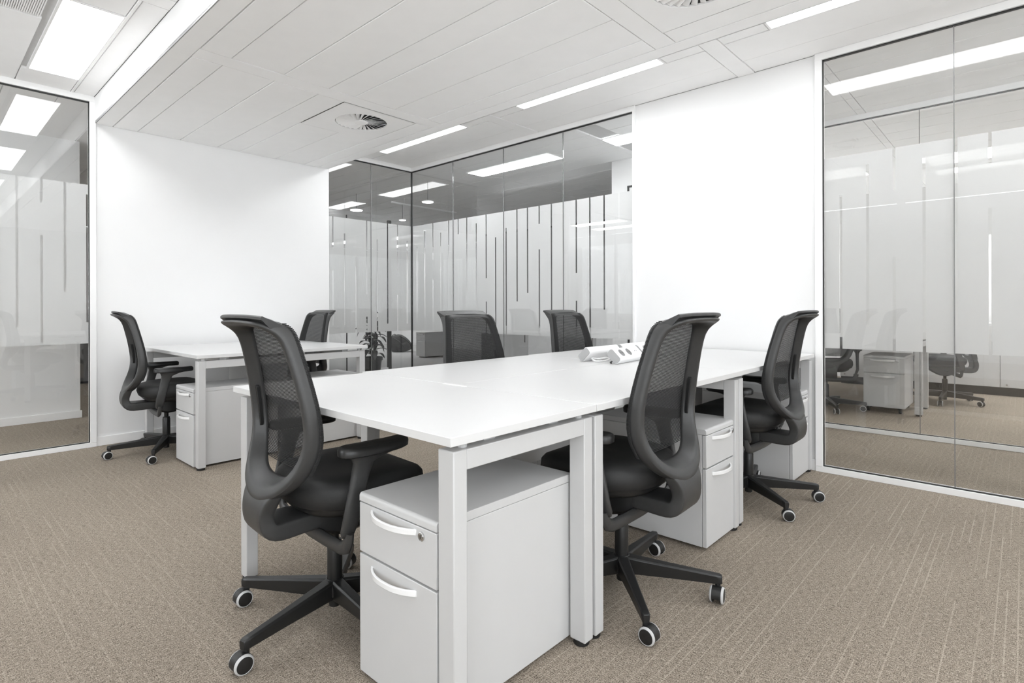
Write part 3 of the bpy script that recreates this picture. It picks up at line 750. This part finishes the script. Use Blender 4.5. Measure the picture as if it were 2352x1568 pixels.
def put_chair(o, x, y, rot, base, label, swivel=None):
    """rot: where it faces; base: world angle of one base arm (degrees); swivel: world angles of the casters from that arm on"""
    o.location = (x, y, 0); o.rotation_euler.z = rot
    d = math.radians(base - A0D) - rot; k = 0
    for ch in o.children:
        nm = ch.name.split('.')[0]
        if nm in ('base_arm', 'base_hub'): ch.rotation_euler.z = d
        elif nm == 'caster':
            a = math.radians(A0D + 72 * k) + d; ch.location = (.330 * math.cos(a), .330 * math.sin(a), 0)
            ch.rotation_euler.z = (math.radians(swivel[k]) - rot) if swivel else ch.rotation_euler.z + d
            k += 1
    tag(o, label, 'chair', 'black mesh-back office chairs')
H = math.pi / 2
chairs = [(.963, 1.698, -.06, 122, [180, 182, 150, 200, 120], 'mesh-back office chair nearest the viewer, at the single desk'),
          (1.760, 1.082, H + .045, 224, [-90, 192, -95, 60, 100], 'mesh-back office chair at the near side of the middle bench, white wall showing through it'),
          (3.053, 1.090, H, 229, [-64, -58, 10, 60, 100], 'rightmost mesh-back office chair, beside the large glass partition'),
          (1.241, 4.503, -.11, 170, [188, 184, 90, 20, 190], 'black office chair seen from the side at the left wall'),
          (2.223, 2.179, -H - .04, 30, None, 'office chair with its dark back above the middle bench, nearer the corner glass'),
          (3.179, 2.172, -H + .007, 60, None, 'office chair with its dark back behind the power sockets'),
          (2.240, 4.627, math.pi - .025, 20, None, 'office chair at the far side of the left desk, near the short glass')]
for i, (x, y, r, b, sw, lb) in enumerate(chairs):
    put_chair(chair0 if i == 0 else copy_tree(chair0), x, y, r, b, lb, sw)

# ------------------------------------------------------------------ power sockets on the bench
def make_socket():
    t = empty('desk_power_socket'); L_ = .145
    # tilted capsule section, long axis leaning so that the sockets look up and to -y
    def sec(sc=1.0, n=6):
        pts = []; hl, hs, r = .041 * sc, .023 * sc, .015 * sc
        for cx_, cy_, a0 in ((hl - r, hs - r, 0), (-(hl - r), hs - r, 90), (-(hl - r), -(hs - r), 180), (hl - r, -(hs - r), 270)):
            for k in range(n):
                a = math.radians(a0 + 90 * k / (n - 1)); pts.append((cx_ + r * math.cos(a), cy_ + r * math.sin(a)))
        c, s_ = math.cos(math.radians(-45)), math.sin(math.radians(-45))
        return [(-(x * c - y * s_) * 1.0, (x * s_ + y * c)) for x, y in pts]
    zc = .0395
    S0 = sec()
    MB().loft([[(-L_, y, z + zc) for y, z in S0], [(L_, y, z + zc) for y, z in S0]]).build('housing', trimm, t, .001, smooth=True, angle=30)
    S1 = sec(.93)
    for sx in (-1, 1):
        MB().loft([[(sx * L_, y, z + zc) for y, z in S1], [(sx * (L_ + .004), y, z + zc) for y, z in S1]]).build('end_cap', mat('cap_grey', .40, .5, noise=.02) if sx < 0 and 'cap_grey' not in bpy.data.materials else bpy.data.materials['cap_grey'], t, .001, smooth=True, angle=30)
    nrm = Vector((0, -math.sin(math.radians(45)), math.cos(math.radians(45))))
    Rn = Matrix.Rotation(math.radians(45), 3, 'X')
    for k, x in enumerate((-.085, -.0, .085)):
        cpos = Vector((x, 0, zc)) + nrm * .0228
        m_ = sockm if k < 2 else trimm
        s_ = MB().lathe([(.0225, 0), (.0225, .0012), (.0195, .0012), (.0185, -.0015 + .0022), (.001, .0007)], 28, at=tuple(cpos), rot=Rn).build('socket_face', m_, t, 0, smooth=True, angle=30)
        for q in (-.0095, .0095):
            pp = cpos + Rn @ Vector((q, 0, .0008)); MB().lathe([(.0024, 0), (.0024, .0006)], 10, at=tuple(pp), rot=Rn).build('contact_hole', gaskm, s_)
    return t
sk0 = make_socket()
sks = [((2.605, 1.572, TT), math.radians(6), 'white power socket bar with three round outlets facing the viewer, on the desk seam'),
       ((2.615, 1.745, TT), math.pi - .02, 'white power socket bar lying with its back to the viewer, left of the outlets'),
       ((2.955, 1.755, TT), math.pi + .03, 'white power socket bar farther back, only its top showing'),
       ((2.965, 1.628, TT), math.radians(3), 'white power socket bar half hidden behind the mesh chair')]
for i, (l, r, lb) in enumerate(sks):
    o = sk0 if i == 0 else copy_tree(sk0); o.location = l; o.rotation_euler.z = r; tag(o, lb, 'power socket', 'power socket bars on the bench')
def cable(pts, r, m, label):
    # smooth through points
    P = [Vector(p) for p in pts]; out = []
    for i in range(len(P) - 1):
        a, b, c, d = P[max(0, i - 1)], P[i], P[i + 1], P[min(len(P) - 1, i + 2)]
        for k in range(6):
            u_ = k / 6; out.append(.5 * ((2 * b) + (c - a) * u_ + (2 * a - 5 * b + 4 * c - d) * u_ ** 2 + (3 * b - a - 3 * c + d) * u_ ** 3))
    out.append(P[-1]); c0 = Vector(pts[0])
    o = MB().tube([p - c0 for p in out], r, 8).build('power_cable', m, None, 0, smooth=True); o.location = c0
    tag(o, label, 'cable', 'cables between the power socket bars'); return o
cable([(2.50, 1.72, TT + .016), (2.49, 1.685, TT + .006), (2.53, 1.655, TT + .007), (2.60, 1.66, TT + .012), (2.66, 1.64, TT + .006), (2.72, 1.66, TT + .006)], .005, cablew, 'looped white cable between the socket bars')
cable([(2.52, 1.735, TT + .02), (2.53, 1.70, TT + .014), (2.57, 1.68, TT + .018), (2.63, 1.69, TT + .010), (2.70, 1.68, TT + .006)], .005, cablew, 'white cable tucked against the left socket bar')
cable([(2.47, 1.578, TT + .0045), (2.50, 1.600, TT + .0045), (2.54, 1.602, TT + .014), (2.60, 1.615, TT + .012)], .0042, cableb, 'short black cable end beside the front socket bar')
cable([(2.78, 1.53, TT + .004), (2.70, 1.515, TT + .004), (2.84, 1.49, TT + .004), (2.92, 1.50, TT + .004)], .004, cablew, 'white cable lying on the tabletop in front of the sockets')

# ------------------------------------------------------------------ beyond the glass
# far office (right): pedestal on castors, desk, two chairs, low cupboards
o = copy_tree(ped0); o.location = (6.62, .995, .035); o.rotation_euler.z = 0; tag(o, 'drawer pedestal on castors in the far office behind the glass', 'drawer unit')
for sy in (-.13, .13):
    for sx in (-.24, .22):
        MB().lathe([(.008, -.011), (.026, -.011), (.027, -.008), (.027, .008), (.026, .011), (.008, .011)], 20, at=(sx, sy, -.008), rot=Matrix.Rotation(H, 3, 'X')).build('castor', plas2m, o, 0, smooth=True)
t = empty('office_desk.001'); tag(t, 'white desk in the far office behind the large glass partition', 'desk')
top(t, 6.30, 8.2, .70, 2.3); post(t, 6.32, 6.375, .69, .75); post(t, 6.82, 6.875, .70, .76); post(t, 7.6, 7.65, 2.1, 2.15); post(t, 6.32, 6.375, 2.2, 2.25)
box('crossbeam', steelm, t, 6.375, 6.82, .70, .75, .64, .688); localize(t, (7.2, 1.5, 0))
for (x, y, r, b, lb) in ((6.22, 1.46, .3, -79, 'dark office chair low at the left edge of the far office'), (7.45, .62, 1.9, 250, 'dark office chair behind the desk legs in the far office')):
    put_chair(copy_tree(chair0), x, y, r, b, lb)
t = empty('low_cupboard'); tag(t, 'long low white cupboard on a black plinth in the far office', 'cupboard')
for k in range(5):
    y = -2.2 + k * .8
    box('cupboard_door', pedm, t, 8.38, 8.40, y + .003, y + .797, .10, .80, .001)
    MB().lathe([(.010, 0), (.010, .02)], 12, at=(8.38, y + .745, .13), rot=Matrix.Rotation(-H, 3, 'Y')).build('door_knob', chromem, t, 0, smooth=True)
box('carcass', pedm, t, 8.40, 8.9, -2.2, 1.8, .10, .82); box('plinth', gaskm, t, 8.44, 8.88, -2.2, 1.8, 0, .10)
localize(t, (8.6, -.2, 0))

# corridor behind the corner glass: potted plant, backpack, pedestal, post with rail, track
t = empty('potted_plant', (4.69, 7.16, 0)); tag(t, 'leafy plant in a dark pot behind the short glass partition', 'plant')
MB().lathe([(.095, 0), (.105, .005), (.135, .235), (.150, .237), (.152, .285), (.142, .285), (.138, .25), (.02, .25)], 28).build('pot', potm, t, 0, smooth=True, angle=30)
MB().lathe([(.02, .25), (.13, .252), (.135, .246)], 20).build('soil', soilm, t)
rnd = random.Random(3)
for s in range(4):
    a = s * 1.7 + .3; hgt = .62 + .18 * rnd.random(); pts = [(.02 * math.cos(a), .02 * math.sin(a), .24)]
    for k in range(1, 6):
        q = k / 5; pts.append((.02 * math.cos(a) + .09 * q * q * math.cos(a), .02 * math.sin(a) + .09 * q * q * math.sin(a), .24 + hgt * q * .95))
    MB().tube(pts, [.009, .008, .007, .006, .005, .003], 7).build('stem', stemm, t, 0, smooth=True)
    for k in range(11):
        q = .12 + .88 * k / 10; i = min(4, int(q * 5)); f_ = q * 5 - i
        p = Vector(pts[i]).lerp(Vector(pts[i + 1]), f_); az = k * 2.4 + s; ln = .21 + .07 * rnd.random(); wd = .046 + .016 * rnd.random(); droop = .35 + .8 * rnd.random()
        secs = []; d = Vector((math.cos(az), math.sin(az), 0)); side = Vector((-d.y, d.x, 0))
        for j in range(8):
            u_ = j / 7; ww = wd * math.sin(math.pi * min(1, .04 + u_ * .95)) ** .8 if u_ > .12 else .004
            c_ = p + d * (ln * (u_ * (1 - .25 * u_ * droop))) + Vector((0, 0, ln * (.55 * u_ - droop * u_ * u_)))
            secs.append([c_ - side * ww + Vector((0, 0, .15 * ww)), c_ - Vector((0, 0, .1 * ww)), c_ + side * ww + Vector((0, 0, .15 * ww)), c_ + Vector((0, 0, .002))])
        MB().loft(secs).build('leaf', leafm, t, 0, smooth=True)
# backpack leaning on the far wall
t = empty('backpack', (7.75, 10.58, 0), math.radians(-20)); tag(t, 'dark backpack slumped on the floor by the far corridor wall', 'bag'); t.rotation_euler.y = -.30
secs = []
for z, hx, hy, sh in ((0, .19, .12, 0), (.02, .23, .15, 0), (.10, .245, .165, .0), (.2, .235, .15, -.02), (.3, .21, .125, -.05), (.38, .17, .095, -.08), (.42, .12, .06, -.10), (.43, .05, .03, -.10)):
    ring = []
    for k in range(20):
        th = 2 * math.pi * k / 20; c_, s_ = math.cos(th), math.sin(th)
        ring.append((sh + hx * math.copysign(abs(c_) ** .75, c_), hy * math.copysign(abs(s_) ** .75, s_), z))
    secs.append(ring)
MB().loft(secs).build('bag_body', bagm, t, 0, smooth=True, angle=80)
secs = []
for z, hx, hy in ((.05, .15, .03), (.07, .17, .045), (.17, .16, .045), (.21, .13, .03)):
    secs.append([(hx * math.copysign(abs(math.cos(a)) ** .7, math.cos(a)), -.14 + hy * math.copysign(abs(math.sin(a)) ** .7, math.sin(a)), z) for a in [2 * math.pi * k / 16 for k in range(16)]])
MB().loft(secs).build('front_pocket', bagm, t, 0, smooth=True, angle=80)
MB().tube([(-.16, -.05, .41), (-.13, -.04, .45), (-.08, -.04, .455), (-.05, -.05, .42)], .009, 8).build('carry_loop', bagm, t, 0, smooth=True)
for sx in (-.1, .06): MB().tube([(sx - .05, -.09, .39), (sx + .02, -.17, .30), (sx + .10, -.19, .15), (sx + .12, -.16, .05)], .012, 8, sx=1.6).build('strap', bagm, t, 0, smooth=True)
o = copy_tree(ped0); o.location = (7.35, 9.05, .01); o.rotation_euler.z = math.radians(-6); o.scale = (1, 1, 1); tag(o, 'pale drawer pedestal down the corridor beside the backpack', 'drawer unit')
# glazed corridor screen with a black post
t = empty('corridor_screen', (0, 0, 0)); tag(t, 'corridor glass screen ending in a tall black post', 'screen')
box('post', gaskm, t, 5.385, 5.445, 7.75, 7.80, 0, 2.47, .003); box('head_rail', trimm, t, 3.9, 5.445, 7.745, 7.805, 2.47, 2.53, .002); box('sill_rail', trimm, t, 3.9, 5.385, 7.755, 7.795, 0, .03)
box('glass_pane', glassm, t, 3.9, 5.385, 7.770, 7.778, .03, 2.47); box('mullion', gaskm, t, 4.62, 4.632, 7.765, 7.783, .03, 2.47); localize(t, (4.6, 7.775, 0))
t = empty('ceiling_track', (5.2, 6.52, 2.50)); tag(t, 'slim white ceiling track behind the corner glass', 'track')
MB().tube([(-.62, 0, 0), (.60, 0, 0)], .013, 10).build('tube', trimm, t, 0, smooth=True)
for x in (-.4, .4): MB().tube([(x, 0, .01), (x, 0, .085)], .004, 6).build('hanger', trimm, t)
for i, (x, y, r, lb) in enumerate(((4.17, 6.75, .085, 'round glowing pendant disc at the left, behind the short glass'), (4.37, 5.45, .072, 'round glowing pendant disc right of the glass corner'), (5.05, 6.9, .052, 'smallest glowing pendant disc, low behind the glass corner'))):
    t = empty('pendant_light', (x, y, (2.36, 2.33, 2.34)[i])); tag(t, lb, 'pendant light', 'round pendant discs behind the corner glass')
    MB().lathe([(.004, .022), (r * .6, .020), (r, .012), (r, .002)], 28).build('shade', trimm, t, 0, smooth=True)
    MB().lathe([(r * .97, .002), (r * .95, -.003), (.002, -.004)], 28).build('disc', pendm, t, 0, smooth=True)
    MB().tube([(0, 0, .02), (0, 0, ZC - t.location.z)], .0022, 6).build('cord', cableb, t)
# cabinets across the corridor
t = empty('filing_cabinet', (6.45, 4.8, 0)); tag(t, 'pale cabinet row across the corridor under the frosted band', 'cabinet')
for k in range(4):
    y = -1.2 + k * .6; box('cabinet_door', pedm if k % 2 else lightwallm, t, -.245, -.225, y + .003, y + .597, .06, .72, .001)
    box('cabinet_handle', chromem, t, -.252, -.245, y + .05, y + .065, .5, .62)
box('carcass', pedm, t, -.225, .24, -1.2, 1.2, .05, .73); box('plinth', gaskm, t, -.2, .22, -1.19, 1.19, 0, .05)
# beyond the left glass: low dark sideboard and a folded yellow cloth
t = empty('sideboard', (1.75, 9.6, 0)); tag(t, 'low dark sideboard beyond the left glass, past the wall end', 'cabinet')
box('carcass', darkwallm, t, -.8, .8, -.2, .2, .03, .72); box('top', darkwallm, t, -.82, .82, -.21, .21, .72, .75); box('plinth', gaskm, t, -.78, .78, -.19, .19, 0, .03)
t = empty('folded_cloth', (1.22, 7.9, 0)); tag(t, 'small yellow folded cloth on the floor past the wall end', 'cloth')
mb = MB()
for k in range(3): mb.box(-.09 + k * .004, .09 - k * .006, -.04, .04, .0 + k * .009, .008 + k * .009)
mb.build('fold', yellm, t, .003)
